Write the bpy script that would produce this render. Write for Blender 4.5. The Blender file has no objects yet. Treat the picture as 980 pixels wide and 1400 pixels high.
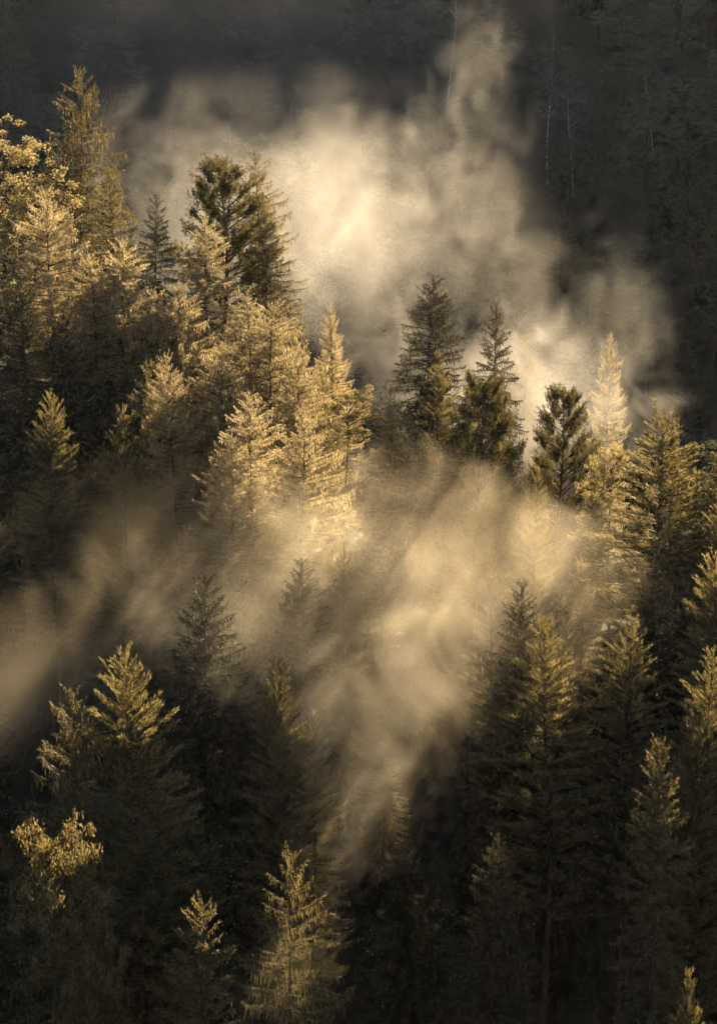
import bpy, math, random
import numpy as np
from math import radians as R, sin, cos, tan, pi

rng = np.random.default_rng(7)
random.seed(7)
scene = bpy.context.scene
COL = scene.collection

# ------------------------------------------------------------------ camera
PITCH = R(14.0)
FPX = 3886.0                      # focal length in photo pixels (photo 980 wide)
cp, sp = cos(PITCH), sin(PITCH)

def at(px, py, Y):
    """point at distance Y along +y seen at photo pixel (px, py)"""
    u = (700 - py) / FPX
    w = (px - 490) / FPX
    k = Y / (cp + u * sp)
    return np.array([w * k, Y, k * (-sp + u * cp)])

cam_d = bpy.data.cameras.new('camera')
cam = bpy.data.objects.new('camera', cam_d)
COL.objects.link(cam)
cam.rotation_euler = (R(90) - PITCH, 0, 0)
cam_d.sensor_fit = 'HORIZONTAL'
cam_d.sensor_width = 24.0
cam_d.lens = 24.0 * FPX / 980.0
cam_d.clip_start = 0.5
cam_d.clip_end = 5000
scene.camera = cam

# ------------------------------------------------------------------ light
SUN_EL, SUN_AZ = R(24), R(27)     # azimuth: from +y (view) towards +x
world = bpy.data.worlds.new('World')
scene.world = world
world.use_nodes = True
wn = world.node_tree
bg = wn.nodes['Background']
sky = wn.nodes.new('ShaderNodeTexSky')
sky.sky_type = 'NISHITA'
sky.sun_disc = False
sky.sun_elevation = SUN_EL
sky.sun_rotation = SUN_AZ
wn.links.new(sky.outputs[0], bg.inputs[0])
bg.inputs[1].default_value = 0.03
sd = bpy.data.lights.new('sun', 'SUN')
sd.energy = 5.0
sd.angle = R(0.6)
sd.color = (1.0, 0.80, 0.53)
sun = bpy.data.objects.new('sun', sd)
COL.objects.link(sun)
sdir = np.array([cos(SUN_EL) * sin(SUN_AZ), cos(SUN_EL) * cos(SUN_AZ), sin(SUN_EL)])
from mathutils import Vector
sun.rotation_euler = Vector(sdir).to_track_quat('Z', 'Y').to_euler()

# ------------------------------------------------------------------ helpers
def tag(o, label=None, cat=None, group=None, kind=None):
    if label: o['label'] = label
    if cat: o['category'] = cat
    if group: o['group'] = group
    if kind: o['kind'] = kind
    return o

def mesh_np(name, V, Q, mat, T=None):
    """mesh from vertex array and quad array (and an optional triangle array)"""
    me = bpy.data.meshes.new(name)
    V = np.asarray(V, np.float32)
    Q = np.asarray(Q, np.int32).reshape(-1, 4)
    nq = len(Q)
    loops = Q.ravel()
    starts = np.arange(nq) * 4
    tot = np.full(nq, 4)
    if T is not None and len(T):
        T = np.asarray(T, np.int32).reshape(-1, 3)
        starts = np.concatenate([starts, nq * 4 + np.arange(len(T)) * 3])
        tot = np.concatenate([tot, np.full(len(T), 3)])
        loops = np.concatenate([loops, T.ravel()])
    me.vertices.add(len(V)); me.vertices.foreach_set('co', V.ravel())
    me.loops.add(len(loops)); me.loops.foreach_set('vertex_index', loops.astype(np.int32))
    me.polygons.add(len(starts))
    me.polygons.foreach_set('loop_start', starts.astype(np.int32))
    me.polygons.foreach_set('loop_total', tot.astype(np.int32))
    me.update(calc_edges=True)
    me.materials.append(mat)
    return me

def unit(v):
    return v / np.maximum(np.linalg.norm(v, axis=-1, keepdims=True), 1e-9)

class Twigs:
    """collects needle sprays / leaves: each one a bent diamond face"""
    def __init__(s): s.b, s.d, s.l, s.w = [], [], [], []
    def add(s, base, d, l, w):
        base = np.atleast_2d(base); n = len(base)
        s.b.append(base); s.d.append(unit(np.broadcast_to(d, (n, 3)).astype(float)))
        s.l.append(np.broadcast_to(l, (n,)).astype(float)); s.w.append(np.broadcast_to(w, (n,)).astype(float))
    def mesh(s, name, mat):
        b, d = np.concatenate(s.b), np.concatenate(s.d)
        l, w = np.concatenate(s.l)[:, None], np.concatenate(s.w)[:, None]
        n = len(b)
        r = unit(np.cross(d, rng.normal(size=(n, 3))))
        up = np.cross(r, d)
        mid = b + d * l * .45 + up * l * rng.uniform(-.1, .1, (n, 1))
        V = np.stack([b, mid + r * w / 2, b + d * l, mid - r * w / 2], 1).reshape(-1, 3)
        Q = np.arange(n * 4).reshape(-1, 4)
        return mesh_np(name, V, Q, mat)

class Wood:
    """collects tapered tubes"""
    def __init__(s): s.V, s.Q, s.n = [], [], 0
    def tube(s, pts, rad, k=5):
        pts = np.asarray(pts, float); m = len(pts)
        t = unit(np.gradient(pts, axis=0))
        a = np.where(np.abs(t[:, 2:3]) > .9, np.array([[1., 0, 0]]), np.array([[0, 0, 1.]]))
        x = unit(np.cross(t, a)); y = np.cross(t, x)
        ang = np.arange(k) * 2 * pi / k
        rad = np.asarray(rad, float).reshape(-1, 1, 1)
        ring = pts[:, None] + rad * (x[:, None] * np.cos(ang)[None, :, None] + y[:, None] * np.sin(ang)[None, :, None])
        i = np.arange(m - 1)[:, None] * k + np.arange(k)[None]
        j = np.arange(m - 1)[:, None] * k + (np.arange(k)[None] + 1) % k
        s.V.append(ring.reshape(-1, 3)); s.Q.append(np.stack([i, j, j + k, i + k], -1).reshape(-1, 4) + s.n); s.n += m * k
    def mesh(s, name, mat):
        return mesh_np(name, np.concatenate(s.V), np.concatenate(s.Q), mat)

# ------------------------------------------------------------------ materials
def new_mat(name):
    m = bpy.data.materials.new(name); m.use_nodes = True
    nt = m.node_tree; nt.nodes.clear()
    return m, nt, nt.nodes.new('ShaderNodeOutputMaterial')

def foliage(name, dark, pale, trans, tmix=.45, gloss=.03):
    m, nt, out = new_mat(name)
    N, L = nt.nodes.new, nt.links.new
    geo = N('ShaderNodeNewGeometry'); oi = N('ShaderNodeObjectInfo')
    nz = N('ShaderNodeTexNoise'); nz.inputs['Scale'].default_value = .9; nz.inputs['Detail'].default_value = 2
    L(geo.outputs['Position'], nz.inputs['Vector'])
    ad = N('ShaderNodeMath'); ad.operation = 'MULTIPLY_ADD'
    L(geo.outputs['Random Per Island'], ad.inputs[0]); ad.inputs[1].default_value = .55
    L(nz.outputs[0], ad.inputs[2])
    a2 = N('ShaderNodeMath'); a2.operation = 'MULTIPLY_ADD'
    L(oi.outputs['Random'], a2.inputs[0]); a2.inputs[1].default_value = .3; L(ad.outputs[0], a2.inputs[2])
    mr = N('ShaderNodeMapRange'); mr.inputs[1].default_value = .45; mr.inputs[2].default_value = 1.25
    L(a2.outputs[0], mr.inputs[0])
    cm = N('ShaderNodeMix'); cm.data_type = 'RGBA'
    L(mr.outputs[0], cm.inputs[0]); cm.inputs[6].default_value = (*dark, 1); cm.inputs[7].default_value = (*pale, 1)
    df = N('ShaderNodeBsdfDiffuse'); L(cm.outputs[2], df.inputs[0])
    tr = N('ShaderNodeBsdfTranslucent')
    tm = N('ShaderNodeMix'); tm.data_type = 'RGBA'; tm.blend_type = 'MULTIPLY'; tm.inputs[0].default_value = 1
    L(cm.outputs[2], tm.inputs[6]); tm.inputs[7].default_value = (*trans, 1)
    L(tm.outputs[2], tr.inputs[0])
    m1 = N('ShaderNodeMixShader'); m1.inputs[0].default_value = tmix; L(df.outputs[0], m1.inputs[1]); L(tr.outputs[0], m1.inputs[2])
    gl = N('ShaderNodeBsdfGlossy'); gl.inputs['Roughness'].default_value = .55; gl.inputs[0].default_value = (.9, .9, .85, 1)
    m2 = N('ShaderNodeMixShader'); m2.inputs[0].default_value = gloss; L(m1.outputs[0], m2.inputs[1]); L(gl.outputs[0], m2.inputs[2])
    L(m2.outputs[0], out.inputs['Surface'])
    return m

def bark(name, c1, c2, scale=3.0, stretch=.25):
    m, nt, out = new_mat(name)
    N, L = nt.nodes.new, nt.links.new
    tc = N('ShaderNodeTexCoord'); mp = N('ShaderNodeMapping'); mp.inputs['Scale'].default_value = (1, 1, stretch)
    nz = N('ShaderNodeTexNoise'); nz.inputs['Scale'].default_value = scale; nz.inputs['Detail'].default_value = 5
    L(tc.outputs['Object'], mp.inputs[0]); L(mp.outputs[0], nz.inputs['Vector'])
    cr = N('ShaderNodeValToRGB'); cr.color_ramp.elements[0].position = .38; cr.color_ramp.elements[1].position = .62
    cr.color_ramp.elements[0].color = (*c1, 1); cr.color_ramp.elements[1].color = (*c2, 1)
    L(nz.outputs[0], cr.inputs[0])
    b = N('ShaderNodeBsdfPrincipled'); b.inputs['Roughness'].default_value = .9
    L(cr.outputs[0], b.inputs['Base Color'])
    bp = N('ShaderNodeBump'); bp.inputs['Strength'].default_value = .6; L(nz.outputs[0], bp.inputs['Height']); L(bp.outputs[0], b.inputs['Normal'])
    L(b.outputs[0], out.inputs['Surface'])
    return m

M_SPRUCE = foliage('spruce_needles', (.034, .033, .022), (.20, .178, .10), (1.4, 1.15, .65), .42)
M_SPRUCESHADE = foliage('shade_toned_spruce_needles', (.022, .022, .014), (.085, .075, .042), (1.3, 1.1, .65), .2)  # spruce needles darkened: the shade of backlit trees put into the colour
M_FIR = foliage('fir_needles', (.05, .052, .03), (.24, .215, .12), (1.35, 1.12, .65), .42)
M_LARCH = foliage('larch_needles', (.13, .115, .07), (.46, .40, .26), (1.2, 1.05, .8), .5)
M_PINE = foliage('pine_needles', (.035, .038, .022), (.15, .14, .075), (1.4, 1.15, .6), .4)
M_LEAF = foliage('autumn_leaves', (.14, .12, .06), (.36, .305, .17), (1.2, 1.05, .7), .45)
M_SHADELEAF = foliage('shade_toned_leaves', (.045, .04, .024), (.19, .165, .09), (1.3, 1.1, .65), .4)  # leaf colour darkened to carry the shade on the lower corner crowns
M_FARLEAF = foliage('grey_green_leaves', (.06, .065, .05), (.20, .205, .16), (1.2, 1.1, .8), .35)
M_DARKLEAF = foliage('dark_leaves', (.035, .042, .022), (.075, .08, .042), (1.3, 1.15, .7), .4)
M_BARK = bark('conifer_bark', (.035, .026, .018), (.10, .075, .05))
M_PINEBARK = bark('pine_bark', (.09, .05, .028), (.20, .11, .06))
M_BIRCH = bark('birch_bark', (.18, .18, .17), (.60, .60, .58), 2.2, 1.5)

# ------------------------------------------------------------------ tree kinds
H0 = 26.0

def trunk_pts(H, lean=.25, n=14):
    z = np.linspace(-.6, H, n)
    ph = rng.uniform(0, 6.28, 2)
    return np.stack([lean * np.sin(z * .21 + ph[0]) - lean * np.sin(ph[0]), lean * np.cos(z * .17 + ph[1]) - lean * np.cos(ph[1]), z], 1)

def on_trunk(tp, z):
    return np.array([np.interp(z, tp[:, 2], tp[:, i]) for i in range(3)])

def conifer(kind, H=H0, Rm=4.0, sat=.45, pw=.8, whorls=44, per=6, low=.10, e_top=50, e_low=-12, sag=.28, tip=.22,
            comb=.45, tw=(.2, .42), ww=.055, step=.082, side=1.0, fwd=.7, upb=0.0, gap=.0, jit=.25, mat=None, limbmat=None, trunk_r=.28):
    tp = trunk_pts(H)
    W, T = Wood(), Twigs()
    W.tube(tp, np.interp(tp[:, 2], [-.6, 0, H * .1, H * .6, H], [trunk_r * 1.7, trunk_r * 1.25, trunk_r, trunk_r * .42, .015]), 8)
    az = 0
    zs = H * (1 - np.linspace(.012, 1 - low, whorls) ** 1.0)
    for i, z in enumerate(zs):
        t = (H - z) / H
        n = per if t > .06 else 4
        for j in range(n):
            if rng.random() < gap and t > .08: continue
            az += 2.39996 + rng.normal(0, .25)
            f = min(1.0, t / sat) ** pw
            if t > .6: f *= 1 - .35 * (t - .6) / .4
            L = Rm * f * rng.uniform(1 - jit, 1 + jit * .75) + .18
            e = R(np.interp(t, [0, .1, .35, 1], [e_top, e_top * .55, (e_top * .2 + e_low * .8), e_low]) + rng.normal(0, 6))
            sg = sag * rng.uniform(.6, 1.3) * min(1, t / .25)
            b0 = on_trunk(tp, z + rng.normal(0, .12))
            rad = np.array([cos(az), sin(az), 0]); sd_ = np.array([-sin(az), cos(az), 0])
            bend = rng.normal(0, .12)
            def P(s):
                s = np.asarray(s)[:, None]
                return b0 + rad * L * s + sd_ * L * bend * s * s + np.array([0, 0, 1.]) * L * (tan(e) * s - sg * s * s + tip * sg / .28 * s ** 4 * .6)
            s5 = np.linspace(0, 1, 5)
            if L > .5: W.tube(P(s5), np.interp(s5, [0, 1], [.012 + .011 * L, .006]), 3)
            m = max(3, int(L / step))
            s = np.clip((np.arange(m) + rng.uniform(0, 1, m)) / m, .04, 1)
            s = s ** .8
            p = P(s); tg = unit(P(np.minimum(s + .02, 1.02)) - p)
            tl = rng.uniform(tw[0], tw[1], m) * (.75 + .5 * np.sin(pi * np.clip(s, 0, 1)) )* (.4 + .6 * min(1, t / .12))
            for sg_ in (-1, 1):
                d = tg * fwd + sd_ * sg_ * side * rng.uniform(.4, 1.1, (m, 1)) + np.array([0, 0, 1.]) * (upb + rng.normal(0, .22, (m, 1)))
                T.add(p + rng.normal(0, .03, (m, 3)), d, tl, ww * rng.uniform(.7, 1.3, m))
                # second order: little sprays off the side twig
                q = p + unit(d) * tl[:, None] * .6
                d2 = tg * .8 + sd_ * sg_ * .2 + rng.normal(0, .4, (m, 3)) + np.array([0, 0, 1.]) * upb
                T.add(q, d2, tl * .75, ww * .9)
            if comb > 0:
                k = rng.random(m) < .85
                off = sd_ * rng.normal(0, .16, (m, 1)) * min(1, L)
                d = np.array([0, 0, -1.]) + tg * rng.uniform(-.05, .35, (m, 1)) + rng.normal(0, .13, (m, 3))
                T.add((p + off)[k], d[k], (comb * rng.uniform(.5, 1.4, m) * min(1, .35 + t / .25))[k], ww * rng.uniform(.8, 1.4, k.sum()))
            # tip of the branch
            pe = P([1.0])[0]; te = unit(P([1.0])[0] - P([.9])[0])
            T.add(np.repeat(pe[None], 5, 0), te + rng.normal(0, .35, (5, 3)) + np.array([0, 0, upb]), rng.uniform(tw[0], tw[1], 5) * .9, ww)
    # leader
    zt = np.linspace(H * .965, H, 14)
    for z in zt:
        d = np.array([0, 0, .7]) + rng.normal(0, .6, (5, 3))
        T.add(np.repeat(on_trunk(tp, z)[None], 5, 0), d, .12 + .25 * (H - z), ww * .8)
    T.add(on_trunk(tp, H - .15), np.array([0, 0, 1.]), .55, ww * .9)
    return (T.mesh(kind + '_crown', mat), W.mesh(kind + '_trunk', limbmat or M_BARK), H)

def tufts(T, c, d, n, spread, l, w):
    k = rng.normal(0, 1, (n, 3)); dd = unit(d)[None] + k * spread
    T.add(np.repeat(np.atleast_2d(c), n, 0) + rng.normal(0, .05, (n, 3)), dd, rng.uniform(.7, 1.2, n) * l, w)

def pine(kind, H=24.0, spread=4.2, base=.5, n_limb=34, up=.55, mat=None):
    tp = trunk_pts(H, .5)
    W, T = Wood(), Twigs()
    W.tube(tp, np.interp(tp[:, 2], [-.6, 0, H], [.5, .34, .04]), 8)
    az = 0
    for i in range(n_limb):
        f = (i + rng.random()) / n_limb
        z = H * (base + (1 - base) * f ** .9 * .97)
        az += 2.4 + rng.normal(0, .4)
        env = (1 - f) ** .62 * (.55 + .45 * min(1, f / .25 + .3))
        L = spread * env * rng.uniform(.7, 1.15) + .7
        b0 = on_trunk(tp, z)
        rad = np.array([cos(az), sin(az), 0.]); sd_ = np.array([-sin(az), cos(az), 0.])
        e = up * rng.uniform(.4, 1.3) + f * .7
        s = np.linspace(0, 1, 6)[:, None]
        pts = b0 + rad * L * s + sd_ * L * rng.normal(0, .12) * s ** 2 + np.array([0, 0, 1.]) * L * (e * s - .25 * s * s + .18 * s ** 3)
        W.tube(pts, np.linspace(.03 + .018 * L, .012, 6), 4)
        m = int(10 + L * 9)
        for q in range(m):
            ss = rng.uniform(.3, 1.0) ** .75
            p = b0 + rad * L * ss + sd_ * (L * rng.normal(0, .20) * ss + rng.normal(0, .15)) + np.array([0, 0, 1.]) * (L * (e * ss - .25 * ss * ss + .18 * ss ** 3) + rng.normal(.05, .22))
            d = rad * rng.uniform(.2, .8) + np.array([0, 0, rng.uniform(.5, 1.2)]) + rng.normal(0, .3, 3)
            d = unit(d)
            ll = rng.uniform(.35, .7)
            for z2 in np.linspace(0, ll, 3):
                tufts(T, p + d * z2, d, 9, .55, .26, .055)
    top = on_trunk(tp, H)
    for q in range(8):
        tufts(T, top + rng.normal(0, .25, 3), np.array([0, 0, 1.]), 18, .5, .3, .06)
    return (T.mesh(kind + '_crown', mat), W.mesh(kind + '_trunk', M_PINEBARK), H)

def leafy(kind, H=20.0, Rc=4.5, base=.3, n_cl=230, leaf=.22, per=70, mat=None, bmat=None, open_=.0, cl_r=.62):
    tp = trunk_pts(H * .9, .5)
    W, T = Wood(), Twigs()
    W.tube(tp, np.interp(tp[:, 2], [-.6, 0, H * .9], [.5, .32, .03]), 8)
    n_l = 26
    ends = []
    for i in range(n_l):
        f = (i + .5) / n_l
        z = H * (base + (.88 - base) * f * .92)
        az = i * 2.4 + rng.normal(0, .3)
        prof = math.sqrt(max(.05, 1 - ((f - .35) / .72) ** 2))
        L = Rc * prof * rng.uniform(.65, 1.15)
        rise = .35 + .9 * f + rng.normal(0, .12)
        b0 = on_trunk(tp, z); rad = np.array([cos(az), sin(az), 0.]); sd_ = np.array([-sin(az), cos(az), 0.])
        s = np.linspace(0, 1, 6)[:, None]
        pts = b0 + rad * L * s + sd_ * rng.normal(0, .15) * L * s ** 2 + np.array([0, 0, 1.]) * L * (rise * s - .2 * s * s)
        W.tube(pts, np.linspace(.04 + .012 * L, .015, 6), 4)
        for k in range(5):
            s0 = rng.uniform(.35, .9); p0 = b0 + rad * L * s0 + np.array([0, 0, 1.]) * L * (rise * s0 - .2 * s0 * s0)
            d = unit(rad * .6 + sd_ * rng.normal(0, .8) + np.array([0, 0, rng.uniform(0, .9)])); l2 = L * rng.uniform(.25, .5)
            s3 = np.linspace(0, 1, 4)[:, None]
            W.tube(p0 + d * l2 * s3, np.linspace(.025, .008, 4), 3)
            ends.append(p0 + d * l2)
        ends.append(pts[-1])
    ends.append(on_trunk(tp, H * .9))
    ends = np.array(ends)
    pick = ends[rng.integers(0, len(ends), n_cl)] + rng.normal(0, .45, (n_cl, 3))
    for c in pick:
        if rng.random() < open_: continue
        n = int(per * rng.uniform(.5, 1.4)); r = cl_r * rng.uniform(.6, 1.35)
        o = unit(rng.normal(0, 1, (n, 3))) * (rng.random((n, 1)) ** .5) * np.array([1, 1, .6]) * r
        T.add(c + o, rng.normal(0, 1, (n, 3)) + np.array([0, 0, -.3]), leaf * rng.uniform(.7, 1.2, n), leaf * .6)
    return (T.mesh(kind + '_crown', mat), W.mesh(kind + '_trunk', bmat or M_BARK), H)

def birch(kind, H=19.0, mat=None):
    tp = trunk_pts(H, .7, 16)
    W, T = Wood(), Twigs()
    W.tube(tp, np.interp(tp[:, 2], [-.6, 0, H], [.24, .17, .03]), 7)
    for i in range(20):
        z = H * (.42 + .56 * i / 20); az = i * 2.4 + rng.normal(0, .4)
        L = 3.2 * (1.15 - (z / H)) + .7
        rad = np.array([cos(az), sin(az), 0.]); b0 = on_trunk(tp, z); s = np.linspace(0, 1, 6)[:, None]
        pts = b0 + rad * L * s * .75 + np.array([0, 0, 1.]) * L * (1.0 * s - .35 * s ** 2)
        W.tube(pts, np.linspace(.05, .012, 6), 4)
        for k in range(16):
            p = pts[rng.integers(2, 6)] + rng.normal(0, .25, 3)
            n = 10
            T.add(p + rng.normal(0, .3, (n, 3)), rng.normal(0, .5, (n, 3)) + np.array([0, 0, -.6]), rng.uniform(.14, .3, n), .07)
    return (T.mesh(kind + '_crown', mat), W.mesh(kind + '_trunk', M_BIRCH), H)

PROTO, ARGS = {}, {}
def conifer_kind(key, kind, **kw):
    ARGS[key] = (kind, kw)
    PROTO[key] = conifer(kind, **kw)
def tall_variant(key):
    # the same tree grown taller in a crowded stand: same crown, longer bare stem
    if key + '_tall' not in PROTO:
        kind, kw = ARGS[key]; kw = dict(kw)
        kw.update(H=40.0, sat=kw.get('sat', .45) * .65, low=.40, trunk_r=.34)
        PROTO[key + '_tall'] = conifer(kind, **kw)
    return key + '_tall'
def spruce_kw(**k):
    d = dict(mat=M_SPRUCE); d.update(k); return d
conifer_kind('spruceA', 'spruce', **spruce_kw())
conifer_kind('spruceB', 'spruce', **spruce_kw(whorls=36, gap=.12, comb=.65, sag=.36, jit=.35))
conifer_kind('spruceC', 'spruce', **spruce_kw(Rm=4.4, whorls=30, per=6, comb=.85, sag=.42, tip=.38, step=.095, gap=.08, jit=.3))
conifer_kind('spruceD', 'spruce', **spruce_kw(Rm=3.0, sat=.35, whorls=46, per=5, comb=.4))
conifer_kind('spruceK', 'spruce', **spruce_kw(Rm=4.3, whorls=46, per=7, e_top=42, comb=.6, sag=.32, tip=.3, step=.085, gap=.05, jit=.3, mat=M_SPRUCESHADE))
conifer_kind('spruceL', 'spruce', **spruce_kw(Rm=3.1, sat=.36, whorls=44, per=5, comb=.5, step=.085, mat=M_SPRUCESHADE))
conifer_kind('firA', 'fir', **spruce_kw(Rm=4.0, sat=.5, pw=.75, whorls=46, e_top=62, e_low=5, sag=.1, comb=.12, tw=(.28, .6), ww=.062, step=.075, fwd=1.1, side=.8, upb=.45, mat=M_FIR))
conifer_kind('firB', 'fir', **spruce_kw(Rm=4.2, sat=.45, pw=.9, whorls=40, e_top=58, e_low=12, sag=.12, comb=.1, tw=(.28, .62), ww=.062, step=.075, fwd=1.0, side=.7, upb=.55, gap=.08, jit=.35, mat=M_FIR))
conifer_kind('larchA', 'larch', **spruce_kw(Rm=4.6, sat=.5, pw=.8, whorls=46, per=7, e_top=45, e_low=-5, sag=.22, tip=.4, comb=.42, tw=(.15, .36), ww=.043, step=.062, fwd=.5, side=.8, upb=.35, gap=.1, jit=.4, mat=M_LARCH))
conifer_kind('larchB', 'larch', **spruce_kw(Rm=4.2, sat=.4, pw=.75, whorls=44, per=7, e_top=50, e_low=0, sag=.3, tip=.5, comb=.55, tw=(.15, .38), ww=.043, step=.062, fwd=.4, side=.7, upb=.5, gap=.12, jit=.4, mat=M_LARCH))
PROTO['pineA'] = pine('pine', n_limb=52, up=.45, base=.45, mat=M_PINE)
PROTO['pineB'] = pine('pine', spread=4.4, base=.32, n_limb=70, up=.5, mat=M_PINE)
PROTO['leafA'] = leafy('broadleaf', H=30, base=.5, n_cl=260, mat=M_LEAF)
PROTO['leafB'] = leafy('broadleaf', H=30, Rc=3.6, base=.76, n_cl=150, open_=.1, mat=M_LEAF)
PROTO['leafC'] = leafy('broadleaf', H=30, Rc=3.6, base=.76, n_cl=150, open_=.1, mat=M_SHADELEAF)
PROTO['farleaf'] = leafy('broadleaf', H=20, Rc=4.8, n_cl=260, per=90, leaf=.19, mat=M_FARLEAF)
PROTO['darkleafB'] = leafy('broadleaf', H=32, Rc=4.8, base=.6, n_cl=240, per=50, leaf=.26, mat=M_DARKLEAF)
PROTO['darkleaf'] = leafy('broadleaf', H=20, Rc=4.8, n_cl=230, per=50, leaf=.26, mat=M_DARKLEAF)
PROTO['birch'] = birch('birch', mat=M_DARKLEAF)
NAMES = {'spruce': ('spruce_tree', 'spruce tree'), 'fir': ('fir_tree', 'fir tree'), 'larch': ('larch_tree', 'larch tree'), 'pine': ('pine_tree', 'pine tree'),
         'leaf': ('broadleaf_tree', 'broadleaf tree'), 'darkleaf': ('broadleaf_tree', 'broadleaf tree'), 'farleaf': ('broadleaf_tree', 'broadleaf tree'), 'birch': ('birch_tree', 'birch tree')}

def names_of(kind):
    for k in ('darkleaf', 'farleaf', 'spruce', 'fir', 'larch', 'pine', 'leaf', 'birch'):
        if kind.startswith(k): return NAMES[k]

# ------------------------------------------------------------------ terrain
def ground_z(x, y):
    x = np.asarray(x, float); y = np.asarray(y, float)
    near = np.interp(y, [-600, 4, 14, 62, 104, 300], [-1.9, -1.9, -12, -160, -166.7, -166.7 + 196 * .763])
    yc = np.interp(x, [-22, 14], [258, 234])                      # crest of the near slope, lower towards +x
    back = -166.7 + (yc - 104) * .763 - (y - yc) * .85
    floor_ = np.interp(y, [-600, 400, 540, 640, 1000, 1500], [-110, -110, 44, 52, 60, 60])
    z = np.maximum(np.minimum(near, back), np.where(y > yc, floor_, -400))
    z = z + 1.2 * np.sin(x * .09 + 1.3) * np.sin(y * .07 + .4) * np.clip((y - 20) / 60, 0, 1) + .5 * np.sin(x * .31 + y * .23) * np.clip((y - 20) / 60, 0, 1)
    return z

def make_ground():
    xs = np.concatenate([np.linspace(-700, -170, 14), np.linspace(-160, 160, 140), np.linspace(170, 700, 14)])
    ys = np.concatenate([np.linspace(-150, -5, 6), np.linspace(0, 600, 260), np.linspace(620, 1300, 14)])
    X, Y = np.meshgrid(xs, ys)
    V = np.stack([X, Y, ground_z(X, Y)], -1).reshape(-1, 3)
    nx, ny = len(xs), len(ys)
    i = (np.arange(ny - 1)[:, None] * nx + np.arange(nx - 1)[None])
    Q = np.stack([i, i + 1, i + nx + 1, i + nx], -1).reshape(-1, 4)
    m, nt, out = new_mat('forest_floor')
    N, L = nt.nodes.new, nt.links.new
    g = N('ShaderNodeNewGeometry'); nz = N('ShaderNodeTexNoise'); nz.inputs['Scale'].default_value = .35; nz.inputs['Detail'].default_value = 8
    L(g.outputs['Position'], nz.inputs['Vector'])
    cr = N('ShaderNodeValToRGB'); cr.color_ramp.elements[0].position = .35; cr.color_ramp.elements[1].position = .7
    cr.color_ramp.elements[0].color = (.018, .016, .009, 1); cr.color_ramp.elements[1].color = (.06, .05, .026, 1)
    L(nz.outputs[0], cr.inputs[0])
    b = N('ShaderNodeBsdfPrincipled'); b.inputs['Roughness'].default_value = .95; L(cr.outputs[0], b.inputs['Base Color'])
    bp = N('ShaderNodeBump'); bp.inputs['Distance'].default_value = .5; L(nz.outputs[0], bp.inputs['Height']); L(bp.outputs[0], b.inputs['Normal'])
    L(b.outputs[0], out.inputs['Surface'])
    o = bpy.data.objects.new('forest_ground', mesh_np('forest_ground', V, Q, m)); COL.objects.link(o)
    for p in o.data.polygons: p.use_smooth = True
    tag(o, 'dark wooded hillside floor falling into a gully', kind='structure')
make_ground()

# ------------------------------------------------------------------ planting
PLACED = []
def plant(kind, x, y, H, wm, label, group=None, rot=None, lean=0.0):
    nm, cat = names_of(kind)
    if kind in ARGS and H > 31: kind = tall_variant(kind)
    cm, tm, h0 = PROTO[kind]
    e = bpy.data.objects.new(nm, None)
    e.empty_display_size = .5
    COL.objects.link(e)
    z = float(ground_z(x, y))
    e.location = (x, y, z)
    e.rotation_euler = (random.uniform(-.02, .02), random.uniform(-.02, .02) + lean, random.uniform(0, 6.28) if rot is None else rot)
    k_ = H / h0 if h0 in (H0, 40.0) else 1.0
    e.scale = (wm * k_, wm * k_, H / h0)
    tag(e, label, cat, group)
    for n, me in (('trunk', tm), ('crown', cm)):
        c = bpy.data.objects.new(n, me); COL.objects.link(c); c.parent = e
    PLACED.append((x, y, wm, H))
    return e

def depth_for(py):
    return 186 + (1300 - py) * 64 / 1100

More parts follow.
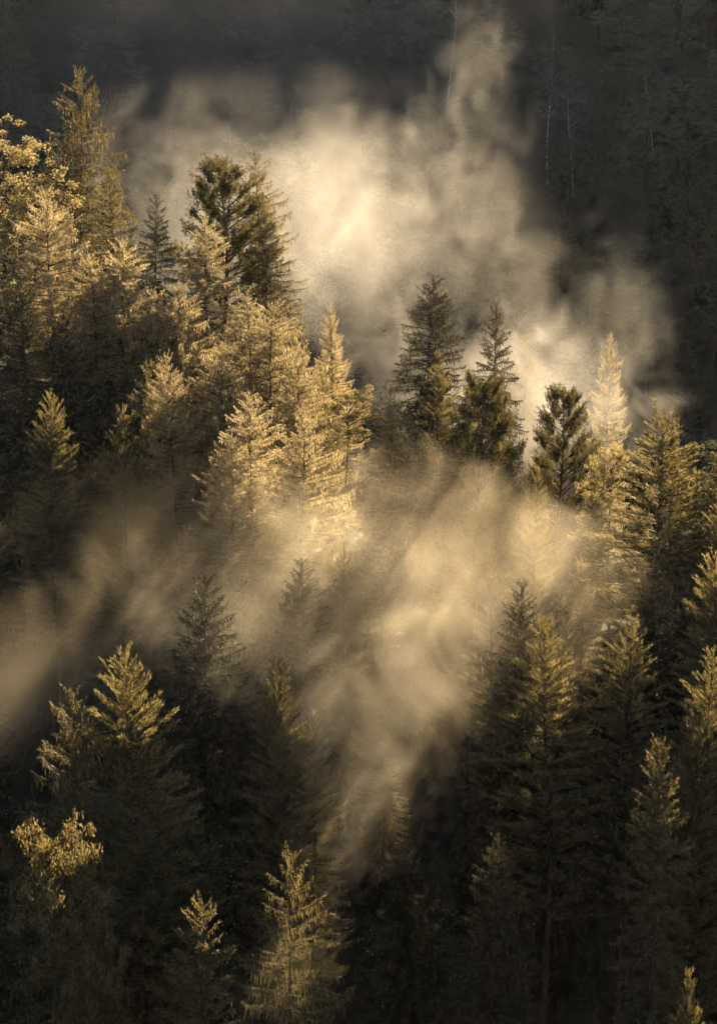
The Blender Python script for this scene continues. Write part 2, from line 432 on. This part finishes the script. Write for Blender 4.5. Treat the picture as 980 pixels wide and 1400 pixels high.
# kind, px, py of the top, depth offset, width factor, label
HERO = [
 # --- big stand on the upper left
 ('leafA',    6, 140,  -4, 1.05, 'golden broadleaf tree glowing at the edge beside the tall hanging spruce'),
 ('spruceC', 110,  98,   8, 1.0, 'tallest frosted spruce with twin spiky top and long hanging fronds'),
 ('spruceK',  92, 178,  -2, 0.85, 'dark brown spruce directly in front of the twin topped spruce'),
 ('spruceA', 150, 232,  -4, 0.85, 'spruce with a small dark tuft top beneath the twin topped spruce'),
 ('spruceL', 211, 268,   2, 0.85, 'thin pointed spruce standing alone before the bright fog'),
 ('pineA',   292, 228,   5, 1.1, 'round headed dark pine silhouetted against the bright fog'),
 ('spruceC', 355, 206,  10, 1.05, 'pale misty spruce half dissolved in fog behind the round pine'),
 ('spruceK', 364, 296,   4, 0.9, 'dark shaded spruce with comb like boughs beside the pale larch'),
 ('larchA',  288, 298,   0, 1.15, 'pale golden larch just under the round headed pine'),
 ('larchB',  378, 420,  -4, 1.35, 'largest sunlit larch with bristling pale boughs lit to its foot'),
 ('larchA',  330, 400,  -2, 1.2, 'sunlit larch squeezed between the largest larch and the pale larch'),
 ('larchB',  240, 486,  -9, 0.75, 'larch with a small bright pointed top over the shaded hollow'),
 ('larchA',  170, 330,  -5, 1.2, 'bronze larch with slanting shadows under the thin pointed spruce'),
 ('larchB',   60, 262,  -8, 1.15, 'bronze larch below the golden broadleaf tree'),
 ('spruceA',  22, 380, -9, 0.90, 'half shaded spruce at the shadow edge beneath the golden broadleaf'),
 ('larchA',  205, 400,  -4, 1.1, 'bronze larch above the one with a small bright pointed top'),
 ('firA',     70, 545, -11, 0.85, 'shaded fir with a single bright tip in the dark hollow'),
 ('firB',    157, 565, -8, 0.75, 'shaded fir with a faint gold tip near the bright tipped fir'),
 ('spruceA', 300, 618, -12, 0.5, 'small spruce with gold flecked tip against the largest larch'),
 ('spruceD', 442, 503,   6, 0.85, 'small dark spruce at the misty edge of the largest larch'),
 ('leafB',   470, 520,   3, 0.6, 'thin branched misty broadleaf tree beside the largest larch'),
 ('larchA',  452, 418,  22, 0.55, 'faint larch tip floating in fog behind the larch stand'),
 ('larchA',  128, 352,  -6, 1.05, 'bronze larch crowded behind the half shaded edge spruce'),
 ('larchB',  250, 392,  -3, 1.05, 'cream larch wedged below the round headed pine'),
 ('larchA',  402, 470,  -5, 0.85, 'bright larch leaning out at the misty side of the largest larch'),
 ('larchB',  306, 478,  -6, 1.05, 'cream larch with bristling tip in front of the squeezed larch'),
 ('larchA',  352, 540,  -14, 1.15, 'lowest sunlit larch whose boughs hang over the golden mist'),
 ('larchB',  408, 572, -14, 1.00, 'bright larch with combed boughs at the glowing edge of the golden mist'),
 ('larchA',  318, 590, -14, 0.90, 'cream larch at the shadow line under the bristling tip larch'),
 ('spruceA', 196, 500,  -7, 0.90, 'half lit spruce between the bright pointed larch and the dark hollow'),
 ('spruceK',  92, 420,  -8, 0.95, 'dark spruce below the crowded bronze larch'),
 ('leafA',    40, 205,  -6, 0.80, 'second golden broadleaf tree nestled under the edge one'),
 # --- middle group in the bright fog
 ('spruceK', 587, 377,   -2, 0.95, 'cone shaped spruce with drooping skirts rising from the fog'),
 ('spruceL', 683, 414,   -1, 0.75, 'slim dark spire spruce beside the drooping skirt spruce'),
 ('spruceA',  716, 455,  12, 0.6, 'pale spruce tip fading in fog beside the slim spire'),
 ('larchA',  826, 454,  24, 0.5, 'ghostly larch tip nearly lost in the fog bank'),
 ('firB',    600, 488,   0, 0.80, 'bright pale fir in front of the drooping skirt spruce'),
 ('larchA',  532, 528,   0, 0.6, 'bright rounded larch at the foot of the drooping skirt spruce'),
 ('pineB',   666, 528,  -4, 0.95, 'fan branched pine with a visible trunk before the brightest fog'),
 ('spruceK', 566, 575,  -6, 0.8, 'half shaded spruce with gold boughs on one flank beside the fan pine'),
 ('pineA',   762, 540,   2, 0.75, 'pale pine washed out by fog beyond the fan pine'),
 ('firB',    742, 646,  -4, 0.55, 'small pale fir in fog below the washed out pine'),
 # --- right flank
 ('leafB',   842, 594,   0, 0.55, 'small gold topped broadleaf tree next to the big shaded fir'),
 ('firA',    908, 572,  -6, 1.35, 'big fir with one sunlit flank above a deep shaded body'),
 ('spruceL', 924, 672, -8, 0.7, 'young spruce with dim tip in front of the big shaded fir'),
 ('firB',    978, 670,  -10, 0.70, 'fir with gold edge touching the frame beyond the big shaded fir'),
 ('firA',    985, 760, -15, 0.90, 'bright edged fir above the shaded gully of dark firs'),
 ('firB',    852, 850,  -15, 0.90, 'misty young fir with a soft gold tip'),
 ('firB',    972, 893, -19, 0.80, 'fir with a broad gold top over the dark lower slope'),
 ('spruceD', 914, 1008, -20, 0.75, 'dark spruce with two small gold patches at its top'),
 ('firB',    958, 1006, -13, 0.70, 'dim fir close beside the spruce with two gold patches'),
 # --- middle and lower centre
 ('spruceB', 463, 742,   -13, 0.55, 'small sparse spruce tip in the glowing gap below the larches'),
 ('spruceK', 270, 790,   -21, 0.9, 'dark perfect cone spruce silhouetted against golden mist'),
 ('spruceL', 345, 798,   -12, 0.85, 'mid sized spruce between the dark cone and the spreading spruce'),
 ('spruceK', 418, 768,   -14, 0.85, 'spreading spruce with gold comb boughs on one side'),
 ('firB',    673, 768,   0, 0.55, 'ghost pale fir fading into the low golden fog'),
 ('spruceK', 710, 800,  -15, 0.75, 'gaunt spruce with one long bent bough before the golden fog'),
 ('firB',    751, 842,  -16, 0.95, 'broad bright fir with finger like shoots beside the gaunt spruce'),
 ('firB',    772, 806,   0, 0.45, 'slight gold tip rising behind the broad bright fir'),
 ('larchB',  796, 764,   4, 0.55, 'faint larch crest dissolving in mist behind the broad bright fir'),
 ('firB',    394, 904,  -17, 0.70, 'sharp topped fir with a small lit crown above a dark shaft'),
 ('firA',    193, 906,  -26, 0.95, 'narrow fir with a glowing flank and a dark other half'),
 ('spruceB',  93, 936,  -26, 0.90, 'gold flecked spruce with hanging boughs beside the narrow glowing fir'),
 ('leafC',    72, 1068, -28, 0.7, 'leafy treetop with bright gold clumps below the gold flecked spruce'),
 ('leafC',    38, 1084,-12, 0.6, 'slight leafy top speckled gold beside the gold clumped treetop'),
 ('larchA',  436, 976,  -11, 0.60, 'faint larch edge in the brown fog shaft'),
 # --- bottom
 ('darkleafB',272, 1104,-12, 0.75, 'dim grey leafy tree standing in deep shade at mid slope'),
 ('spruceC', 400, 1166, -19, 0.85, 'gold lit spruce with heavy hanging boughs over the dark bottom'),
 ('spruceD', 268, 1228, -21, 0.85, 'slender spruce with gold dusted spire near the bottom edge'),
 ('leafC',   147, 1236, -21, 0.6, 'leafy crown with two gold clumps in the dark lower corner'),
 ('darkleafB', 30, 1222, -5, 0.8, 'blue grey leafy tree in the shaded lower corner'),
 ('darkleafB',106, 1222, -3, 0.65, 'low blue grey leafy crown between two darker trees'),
 ('spruceK', 680, 1152, -17, 0.7, 'nearly black spruce with a faint gold tip on the lower slope'),
 ('spruceK',    566, 1144,  2, 0.75, 'dark fir with spreading boughs hidden in the shaft shadow'),
 ('firB',    935, 1338, -13, 0.5, 'dark fir with a few gold sprays in the bottom corner'),
 ('spruceB',  10, -60, 169, 1.00, 'dark spruce cut by the top edge above the golden broadleaf'),
]
GROUP_HERO = 'trees standing in the misty forest stand'
for kind, px, py, dd, wm, label in HERO:
    D = depth_for(py) + dd
    p = at(px, py, D)
    zg = float(ground_z(p[0], p[1]))
    H = p[2] - zg
    if H > 44:      # top stands far above ground there: keep a believable height, move it up slope
        pass
    plant(kind, p[0], p[1], H, wm, label)
    print('HERO', kind, px, py, 'D=%.0f H=%.1f' % (D, H))

# dark forest filling the slope between them
prng = np.random.default_rng(21)
n_fill = 0
SKY_X = [-200, 0, 60, 110, 160, 200, 290, 360, 410, 440, 480, 530, 587, 640, 683, 760, 820, 870, 908, 960, 1010, 1300]
SKY_Y = [170, 190, 230, 200, 300, 340, 330, 330, 460, 560, 600, 620, 500, 560, 540, 560, 570, 680, 660, 700, 420, 420]
def pix(x, y, z):
    f = y * cp - z * sp; u = y * sp + z * cp
    return 490 + FPX * x / f, 700 - FPX * u / f
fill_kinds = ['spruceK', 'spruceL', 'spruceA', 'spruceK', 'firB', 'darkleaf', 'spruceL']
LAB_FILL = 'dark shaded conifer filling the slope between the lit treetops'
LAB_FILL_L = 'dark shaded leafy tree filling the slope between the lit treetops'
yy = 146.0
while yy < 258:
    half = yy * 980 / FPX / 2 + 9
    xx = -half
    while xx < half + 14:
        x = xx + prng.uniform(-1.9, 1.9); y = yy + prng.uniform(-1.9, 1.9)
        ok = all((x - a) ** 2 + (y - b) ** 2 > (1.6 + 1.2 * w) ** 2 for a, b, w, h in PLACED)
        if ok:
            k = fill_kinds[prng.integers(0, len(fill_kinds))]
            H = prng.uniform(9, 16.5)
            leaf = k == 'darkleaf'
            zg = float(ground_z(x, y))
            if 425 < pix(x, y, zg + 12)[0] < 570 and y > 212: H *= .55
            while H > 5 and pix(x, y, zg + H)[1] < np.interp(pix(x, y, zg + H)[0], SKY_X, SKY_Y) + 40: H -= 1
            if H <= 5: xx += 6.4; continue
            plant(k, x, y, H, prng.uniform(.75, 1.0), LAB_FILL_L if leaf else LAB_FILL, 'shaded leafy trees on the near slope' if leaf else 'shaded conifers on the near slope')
            n_fill += 1
        xx += 6.4
    yy += 6.2
# taller unseen conifers added just outside the frame to shade the right and lower slope
for px_, py_, D_ in [(1012, 535, 229), (1050, 590, 226), (1030, 520, 232), (1075, 470, 240), (1120, 520, 228), (1050, 640, 222), (1110, 600, 220), (1170, 480, 236), (1030, 760, 212), (1090, 720, 213), (1150, 680, 215), (1060, 860, 204), (1120, 830, 205), (1200, 600, 225), (1210, 740, 212), (1140, 400, 246), (1220, 420, 246)]:
    p = at(px_ - 8, py_ + 25, D_ - 5)
    plant(('spruceA', 'firA', 'spruceC')[n_fill % 3], p[0], p[1], p[2] - float(ground_z(p[0], p[1])), 1.15, LAB_FILL, 'shaded conifers on the near slope'); n_fill += 1
# wooded far side of the gully
n_far = 0
yy = 404.0
while yy < 505:
    half = yy * 980 / FPX / 2 + 12
    xx = -half
    while xx < half + 4:
        x = xx + prng.uniform(-2.8, 2.8); y = yy + prng.uniform(-2.5, 2.5)
        r = prng.random()
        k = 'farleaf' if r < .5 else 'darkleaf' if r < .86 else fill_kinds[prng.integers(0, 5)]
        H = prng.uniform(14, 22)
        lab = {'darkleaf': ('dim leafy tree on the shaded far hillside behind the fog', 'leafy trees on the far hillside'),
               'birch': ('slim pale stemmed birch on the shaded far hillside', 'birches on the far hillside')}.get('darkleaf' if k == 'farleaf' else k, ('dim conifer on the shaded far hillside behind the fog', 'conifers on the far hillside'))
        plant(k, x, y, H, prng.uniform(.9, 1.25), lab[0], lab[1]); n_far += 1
        xx += 10.0
    yy += 9.0
BIRCH = 'slim pale stemmed birch on the shaded far hillside'
for px_, py_, D_, H_, lab in [(612, -10, 452, 22, 'slim pale birch stem above the detached puff of fog'), (752, 40, 440, 24, 'tall leaning birch with a long pale stem on the far hillside'),
                         (786, 120, 436, 17, 'forked pale birch beside the tall leaning birch'),
                         (895, 90, 440, 14, 'short reddish birch stem in the dark corner of the far hillside')]:
    p = at(px_, py_, D_); zz = np.linspace(400, 500, 200); pts_ = np.array([at(px_, py_, q) for q in zz])
    k_ = int(np.argmin(np.abs(pts_[:, 2] - ground_z(pts_[:, 0], pts_[:, 1]) - H_)))
    plant('birch', pts_[k_, 0], pts_[k_, 1], H_, .9, lab, 'birches on the far hillside')
print('fill', n_fill, 'far', n_far)

# ------------------------------------------------------------------ air
def fog_mat(name, dens, freq, amp, aniso=.55, stretch=(1, .35, .85), colour=(.96, .89, .78), soft=.95):
    m, nt, out = new_mat(name)
    N, L = nt.nodes.new, nt.links.new
    tc = N('ShaderNodeTexCoord'); ln = N('ShaderNodeVectorMath'); ln.operation = 'LENGTH'; L(tc.outputs['Object'], ln.inputs[0])
    fo = N('ShaderNodeMath'); fo.operation = 'SUBTRACT'; fo.inputs[0].default_value = 1; L(ln.outputs['Value'], fo.inputs[1])
    g = N('ShaderNodeNewGeometry'); mp = N('ShaderNodeMapping'); mp.inputs['Scale'].default_value = stretch; L(g.outputs['Position'], mp.inputs[0])
    nz = N('ShaderNodeTexNoise'); nz.inputs['Scale'].default_value = freq; nz.inputs['Detail'].default_value = 6; nz.inputs['Roughness'].default_value = .6; nz.inputs['Distortion'].default_value = 1.1
    L(mp.outputs[0], nz.inputs['Vector'])
    a = N('ShaderNodeMath'); a.operation = 'MULTIPLY_ADD'; L(nz.outputs[0], a.inputs[0]); a.inputs[1].default_value = amp
    b = N('ShaderNodeMath'); b.operation = 'SUBTRACT'; L(fo.outputs[0], b.inputs[0]); b.inputs[1].default_value = amp * .5
    L(b.outputs[0], a.inputs[2])
    s1 = N('ShaderNodeMapRange'); s1.interpolation_type = 'SMOOTHSTEP'; s1.inputs[1].default_value = .12; s1.inputs[2].default_value = soft; L(a.outputs[0], s1.inputs[0])
    s2 = N('ShaderNodeMapRange'); s2.interpolation_type = 'SMOOTHSTEP'; s2.inputs[1].default_value = .0; s2.inputs[2].default_value = .25; L(fo.outputs[0], s2.inputs[0])
    mu = N('ShaderNodeMath'); mu.operation = 'MULTIPLY'; L(s1.outputs[0], mu.inputs[0]); L(s2.outputs[0], mu.inputs[1])
    m2 = N('ShaderNodeMath'); m2.operation = 'MULTIPLY'; L(mu.outputs[0], m2.inputs[0]); m2.inputs[1].default_value = dens
    v = N('ShaderNodeVolumeScatter'); v.inputs['Anisotropy'].default_value = aniso; v.inputs['Color'].default_value = (*colour, 1)
    L(m2.outputs[0], v.inputs['Density']); L(v.outputs[0], out.inputs['Volume'])
    return m

def ico(name):
    import bmesh
    bm = bmesh.new(); bmesh.ops.create_icosphere(bm, subdivisions=3, radius=1.0)
    me = bpy.data.meshes.new(name); bm.to_mesh(me); bm.free(); return me

# px, py, depth, radius x/z in photo pixels, radius in depth (m), density, noise freq, noise amp, tilt, label
FOG = [
 (380, 315, 304, 260, 165, 22, .0064, .16, 2.2, 0, 'bright fog bank filling the gully behind the larch stand'),
 (500, 295, 298, 125, 115, 11, .0085, .20, 2.0, -.6, 'brightest knot of fog over the gully'),
 (648, 270, 315,  78, 150,  9, .0046, .20, 2.7, .12, 'ragged column of fog climbing beside the bright bank'),
 (648,  88, 330,  46,  75,  7, .0050, .24, 2.7, -.15, 'thin detached puff of fog above the ragged column'),
 (718, 405, 288,  52,  90,  7, .0055, .24, 2.4, -.2, 'thin wisp of fog behind the slim spire spruce'),
 (852, 430, 285,  52, 110,  7, .0048, .22, 2.8, .3, 'curling fog wisp over the ghostly larch tip'),
 (705, 545, 243, 180, 108,  8, .0250, .20, 1.8, 0, 'glowing fog wrapped round the fan branched pine'),
 (660, 765, 211, 240, 115,  7, .0170, .19, 2.1, -.4, 'golden fog sheet above the gaunt spruce'),
 (535, 985, 196, 130, 225,  8, .0210, .17, 2.3, -.6, 'brown gold fog shaft ending in the dark slope'),
 (255, 875, 199, 180, 140,  6, .0250, .17, 1.5, -.6, 'golden mist behind the dark cone spruce'),
 (-15, 960, 194, 110, 150,  6, .0150, .17, 1.8, -.5, 'golden mist at the edge beside the gold flecked spruce'),
 (440, 770, 207, 160, 115,  6, .0300, .20, 1.6, 0, 'glowing mist behind the spreading spruce'),
 (440, 810, 204, 400, 175,  7, .0075, .11, 1.2, -.25, 'thin wide sheet of mist striped by tree shadows'),
 (160, 1150,183, 120, 120,  6, .0050, .2, 1.6, -.5, 'dim patch of mist above the gold leafy crown'),
 (395, 1345,172,  90,  70,  5, .0050, .2, 1.6, 0, 'dim patch of mist under the heavy hanging spruce'),
 ( 50, 1350,172,  70, 100,  5, .0050, .2, 1.6, -.4, 'dim mist in the bottom corner'),
 (330, 130, 415, 560, 220, 22, .0055, .06, .9, 0, 'faint cool veil of mist before the far hillside'),
]
fog_me = ico('fog')
for (px, py, D, rx, rz, ry, dens, fr, am, tilt, lab) in FOG:
    c = at(px, py, D)
    me = fog_me.copy()
    me.materials.append(fog_mat('light_tinted_fog', dens, fr, am, colour=(.90, .94, 1.0) if 'cool' in lab else (.98, .82, .58) if py > 700 else (.96, .90, .80)))
    o = bpy.data.objects.new('fog', me); COL.objects.link(o)
    o.location = c; o.scale = (1.6 * rx * D / FPX, ry * 1.3, 1.6 * rz * D / FPX); 
    if py > 600:        # the lower mist lies along the slope of the treetops
        zt = Vector(at(px, py - 100, depth_for(py - 100)) - at(px, py + 100, depth_for(py + 100))).normalized()
        pit = math.atan2(zt.y, zt.z)
        o.rotation_euler = (-pit, -tilt, 0); o.rotation_mode = 'XYZ'
        from mathutils import Matrix
        o.rotation_euler = (Matrix.Rotation(-pit, 3, 'X') @ Matrix.Rotation(-tilt, 3, 'Y')).to_euler()
    else:
        o.rotation_euler = (0, -tilt, 0)
    tag(o, lab, 'fog', kind='stuff')

def haze_box():
    import bmesh
    lo, hi = (-760, -210, -150), (760, 1360, 90)
    bm = bmesh.new(); bmesh.ops.create_cube(bm, size=1)
    for v in bm.verts:
        for i in range(3): v.co[i] = lo[i] if v.co[i] < 0 else hi[i]
    me = bpy.data.meshes.new('haze'); bm.to_mesh(me); bm.free()
    m, nt, out = new_mat('haze')
    v = nt.nodes.new('ShaderNodeVolumePrincipled'); v.inputs['Color'].default_value = (.9, .92, .95, 1)
    v.inputs['Density'].default_value = .000012; v.inputs['Anisotropy'].default_value = .4
    nt.links.new(v.outputs[0], out.inputs['Volume'])
    me.materials.append(m)
    o = bpy.data.objects.new('haze', me); COL.objects.link(o)
    tag(o, 'thin morning haze over the whole valley', 'haze', kind='stuff')
haze_box()

# ------------------------------------------------------------------ render settings
scene.render.engine = 'CYCLES'
c = scene.cycles
c.max_bounces = 6; c.diffuse_bounces = 2; c.glossy_bounces = 1; c.transmission_bounces = 4; c.volume_bounces = 1; c.transparent_max_bounces = 8
c.caustics_reflective = False; c.caustics_refractive = False
c.use_denoising = True
c.use_adaptive_sampling = True; c.adaptive_threshold = 0.02; c.adaptive_min_samples = 24
c.volume_step_rate = 1.15; c.volume_max_steps = 128
c.sample_clamp_indirect = 4
vs = scene.view_settings
scene.display_settings.display_device = 'sRGB'
vs.view_transform = 'Standard'; vs.look = 'None'; vs.exposure = 2.4; vs.gamma = 1.0; vs.use_curve_mapping = False
